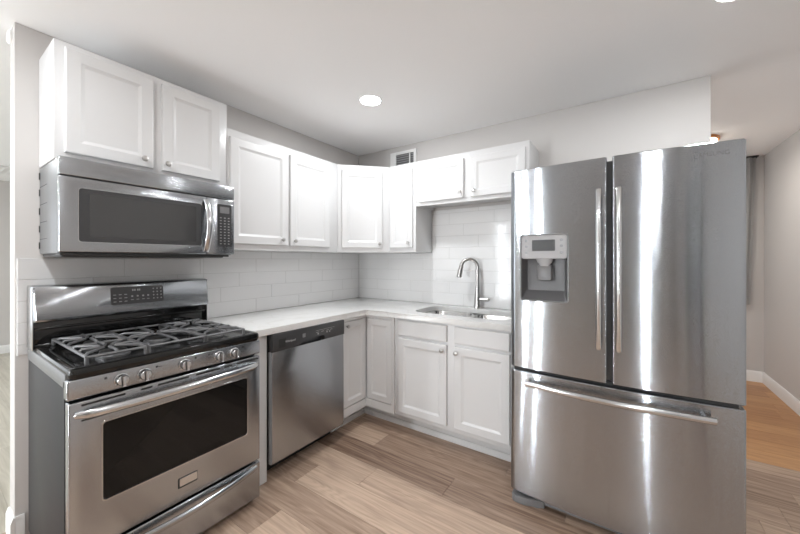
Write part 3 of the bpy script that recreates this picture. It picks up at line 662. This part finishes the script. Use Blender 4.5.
# door handles
for (hx, dpar) in ((2.256, ld), (2.333, rd)):
    bm = B(); yh = fy(hx)-0.052
    tube(bm, [(hx, yh, 0.905), (hx, yh, 0.910), (hx, yh, 1.630), (hx, yh, 1.635)], [0.010, 0.0125, 0.0125, 0.010], 16, [0.007, 0.0095, 0.0095, 0.007], up=(0, 1, 0))
    for zz in (0.935, 1.605): tube(bm, [(hx, yh, zz), (hx, fy(hx)+0.002, zz)], 0.0085, 12)
    obj('handle', bm, 'bright', dpar)
hp = arc((1.925, fy(1.925)-0.035, 0.672), (2.655, fy(2.655)-0.035, 0.672), lambda t: (0, -0.032*math.sin(PI*t), 0), 24)
bm = B(); tube(bm, hp, 0.0105, 16, 0.0145)
for (x, k) in ((1.955, 1), (2.626, 23)): tube(bm, [hp[k], (hp[k][0], fy(hp[k][0])+0.002, 0.672)], 0.010, 12)
obj('handle', bm, 'bright', fd)
# recessed pull above the drawer handle
obj('logo', text_bm('SAMSUNG', 0.024, frame((2.647, fy(2.647)-0.0004, 1.742), (1, -(fy(2.66)-fy(2.63))/0.03*-1, 0), (0, 0, 1), ((fy(2.66)-fy(2.63))/0.03, -1, 0)), 0.0006), 'greyplastic', rd, 0)
# dispenser
fyd = fy(2.01)+0.006
tl = (fy(DX1)-fy(DX0))/(DX1-DX0); DM = frame(((DX0+DX1)/2, (fy(DX0)+fy(DX1))/2, 0), (1, tl, 0), (0, 0, 1), (tl, -1, 0))
hw = (DX1-DX0)/2
ds = B(); lp = lambda i, n: rrect(-hw-i, hw+i, DVZ0-i, DVZ1+i, 0.014, n, 6)
rings(ds, DM, [lp(0.005, -0.004), lp(0.005, 0.002), lp(0.001, 0.003), lp(-0.002, 0.0), lp(-0.002, -0.006)], False, False)
ds = obj('dispenser_bezel', ds, 'silverpaint', ld, 40)
bm = B(); plate(bm, DM, -hw+0.002, hw-0.002, 1.318, DVZ1-0.002, -0.03, 0.0005, 0.012, 0.002); pn = obj('control_face', bm, 'lightplastic', ds)
bm = B(); plate(bm, DM, -0.056, 0.056, 1.358, 1.415, 0, 0.0012, 0.003, 0.0003); obj('display', bm, 'blackmat', ds)
for sx in (-1, 1):
    for zz in (1.350, 1.383, 1.412):
        bm = B(); plate(bm, DM, sx*0.085-0.008, sx*0.085+0.008, zz-0.0065, zz+0.0065, 0, 0.0015, 0.006, 0.0005, 4); obj('button', bm, 'silverpaint', ds)
bm = B(); i0 = 0.003
a = rrect(-hw+i0, hw-i0, DVZ0+i0, 1.318, 0.010, 0.0, 6); b = rrect(-hw+0.020, hw-0.020, DVZ0+0.05, 1.318, 0.010, -0.045, 6)
b2 = rrect(-hw+0.035, hw-0.035, DVZ0+0.07, 1.317, 0.010, -0.049, 6)
rings(bm, DM, [a, b, b2], False, True); obj('alcove', bm, 'alcove', ds, 25)
bm = B(); MN = DM @ Matrix.Translation((0, 1.318, -0.024)) @ Matrix.Rotation(PI/2, 4, 'X')
lathe(bm, [(0.040, 0.0), (0.036, 0.015), (0.026, 0.028), (0.022, 0.045)], DM @ Matrix.Translation((0, 1.3175, -0.022)) @ Matrix.Rotation(PI/2, 4, 'X'), 20) if False else None
rings(bm, DM, [[(0.040*math.cos(k*PI/10), z0_, -0.022+0.020*math.sin(k*PI/10)*sc) if False else (rr_*math.cos(k*PI/10), z0_, -0.022+0.5*rr_*math.sin(k*PI/10)) for k in range(20)] for (rr_, z0_, sc) in ((0.042, 1.318, 1), (0.036, 1.300, 1), (0.026, 1.290, 1), (0.024, 1.280, 1))]); obj('nozzle', bm, 'lightplastic', ds)
bm = B(); rings(bm, DM, [rrect(-0.034, 0.034, 1.212, 1.286, 0.010, -0.042, 5), rrect(-0.036, 0.036, 1.206, 1.288, 0.012, -0.020, 5), rrect(-0.033, 0.033, 1.210, 1.285, 0.011, -0.014, 5), rrect(-0.025, 0.025, 1.222, 1.276, 0.010, -0.019, 5)]); obj('paddle', bm, 'greyplastic', ds)
# plinth and foot covers
bm = B(); box(bm, F0+0.03, F1-0.03, -0.815, -0.796, 0.018, 0.066, 0.003)
box(bm, F0+0.17, F1-0.17, -0.822, -0.812, 0.020, 0.034, 0.003); gr = obj('base_grille', bm, 'greyplastic', fr)
for k in range(6):
    bm = B(); box(bm, F0+0.18+k*0.095, F0+0.255+k*0.095, -0.8165, -0.812, 0.040, 0.058); obj('grille_slot', bm, 'blackmat', gr, 0)
for s_ in (0, 1):
    bm = B(); xa, d_ = (F0+0.004, 1) if s_ == 0 else (F1-0.004, -1)
    prism(bm, [(xa+d_*x_, y_) for x_, y_ in ((0, -0.79), (0, -0.838), (0.010, -0.852), (0.025, -0.858), (0.075, -0.856), (0.105, -0.845), (0.13, -0.828), (0.165, -0.824), (0.165, -0.79))], 0.0, 0.040, 0.007); obj('foot_cover', bm, 'greyplastic', fr)

# ------------------------------------------------------------------ ceiling and wall fittings
names = {0: 'round recessed ceiling light shining in front of the wall vent', 1: 'round recessed ceiling light over the refrigerator front, at the top edge',
         2: 'round recessed ceiling light out from the microwave', 3: 'round recessed ceiling light above the viewer on the right side',
         4: 'round recessed ceiling light in the adjoining room nearest the left wall', 5: 'round recessed ceiling light in the adjoining room by the distant wall'}
for i, (x, y) in enumerate(DOWNLIGHTS):
    t = thing('recessed_light', names[i], 'ceiling light', (x, y, HC), 'recessed ceiling lights')
    Mx = Matrix.Translation((x, y, HC)) @ Matrix.Rotation(PI, 4, 'X')
    bm = B(); lathe(bm, [(0.080, 0.0), (0.079, 0.002), (0.072, 0.003), (0.070, 0.001)], Mx, 32); obj('trim_ring', bm, 'trim', t)
    bm = B(); lathe(bm, [(0.0695, 0.001), (0.069, 0.0035), (0.03, 0.0042), (0.001, 0.0042)], Mx, 32); obj('diffuser', bm, 'lamp', t)
    area('downlight', (x, y, HC-0.012), (0, 0, 0), 0.13, 0.13, P_DOWN, (0.95, 0.98, 1.0), 'DISK')
v = thing('wall_vent', 'white air vent grille high on the back wall above the cabinets', 'vent', (0.575, 0, 2.26))
bm = B(); VX0, VX1, VZ0, VZ1 = 0.423, 0.722, 2.165, 2.368
for (a, b, c0, c1) in ((VX0, VX0+0.068, VZ0, VZ1), (VX1-0.028, VX1, VZ0, VZ1), (VX0+0.068, VX1-0.028, VZ1-0.028, VZ1), (VX0+0.068, VX1-0.028, VZ0, VZ0+0.028), (0.643, 0.655, VZ0+0.028, VZ1-0.028)):
    box(bm, a, b, -0.012, -0.0015, c0, c1, 0.002)
obj('grille_frame', bm, 'trim', v)
bm = B(); box(bm, VX0+0.06, VX1-0.02, -0.0035, -0.001, VZ0+0.02, VZ1-0.02); obj('duct_opening', bm, 'duct', v, 0)
bm = B()
for k in range(7):
    z = VZ0+0.036+k*0.021
    box(bm, VX0+0.066, 0.645, -0.0055, 0.0055, -0.0012, 0.0012, 0, 2, Matrix.Translation((0, -0.0085, z)) @ Matrix.Rotation(0.6, 4, 'X')); box(bm, 0.653, VX1-0.026, -0.0055, 0.0055, -0.0012, 0.0012, 0, 2, Matrix.Translation((0, -0.0085, z)) @ Matrix.Rotation(0.6, 4, 'X'))
obj('slat', bm, 'lightplastic', v, 0)
# flush light of the far room
HLx, HLy = 2.91, 1.40
h = thing('flush_ceiling_light', 'flush ceiling light with an orange wood ring, peeking above the refrigerator', 'ceiling light', (HLx, HLy, HC))
Mx = Matrix.Translation((HLx, HLy, HC)) @ Matrix.Rotation(PI, 4, 'X')
bm = B(); lathe(bm, [(0.150, 0.0), (0.155, 0.004), (0.155, 0.022), (0.150, 0.026), (0.135, 0.026), (0.134, 0.01)], Mx, 40); obj('ring', bm, 'woodring', h)
bm = B(); lathe(bm, [(0.134, 0.020), (0.134, 0.050), (0.115, 0.065), (0.05, 0.072), (0.001, 0.073)], Mx, 40); obj('diffuser', bm, 'lampwarm', h)
area('flush_lamp', (HLx, HLy, HC-0.11), (0, 0, 0), 0.26, 0.26, 4, (1, 0.95, 0.88), 'DISK')
# curtain on the hall end wall
bm = B(); n = 40; rows = 14; va = []
for j in range(rows+1):
    s = j/rows; z = HC-0.012-s*1.58; wdt = 0.265-0.042*s; row = []
    for k in range(n+1):
        uu = k/n; row.append(bm.verts.new((3.515-0.27+0.27*0.0+uu*wdt+(0.0), HALL_Y-0.06+0.018*math.sin(uu*PI*9)*(1-0.4*s), z)))
    va.append(row)
for j in range(rows):
    for k in range(n): bm.faces.new((va[j][k], va[j][k+1], va[j+1][k+1], va[j+1][k]))
bmesh.ops.solidify(bm, geom=bm.faces[:], thickness=0.003)
cu = thing('curtain', 'grey curtain hanging beside the end wall, just right of the refrigerator', 'curtain', (3.38, HALL_Y-0.06, 0.3))
obj('cloth', bm, 'curtain', cu, 60)
bm = B(); box(bm, 3.20, 3.53, HALL_Y-0.085, HALL_Y-0.0, HC-0.016, HC-0.001, 0.003); obj('track', bm, 'greypaint', cu)
# small round sensor high on the wall end
bm = B(); lathe(bm, [(0.034, 0), (0.033, 0.008), (0.026, 0.014), (0.012, 0.016), (0.001, 0.016)], FY(-0.075, WE, 2.375), 24)
tag(obj('wall_sensor', bm, 'trim', None, org=(-0.075, WE, 2.375)), 'small round white sensor high on the left wall end', 'sensor')
# slim ceiling vent in the far room
bm = B(); box(bm, -4.20, -3.70, -2.33, -1.93, HC-0.016, HC, 0.004)
for k in range(6): box(bm, -4.17, -3.73, -2.30+k*0.06, -2.28+k*0.06, HC-0.021, HC-0.015, 0.002)
tag(obj('ceiling_vent', bm, 'trim', None, org=(-3.95, -2.13, HC)), 'white ceiling vent in the adjoining room at the left edge', 'vent')
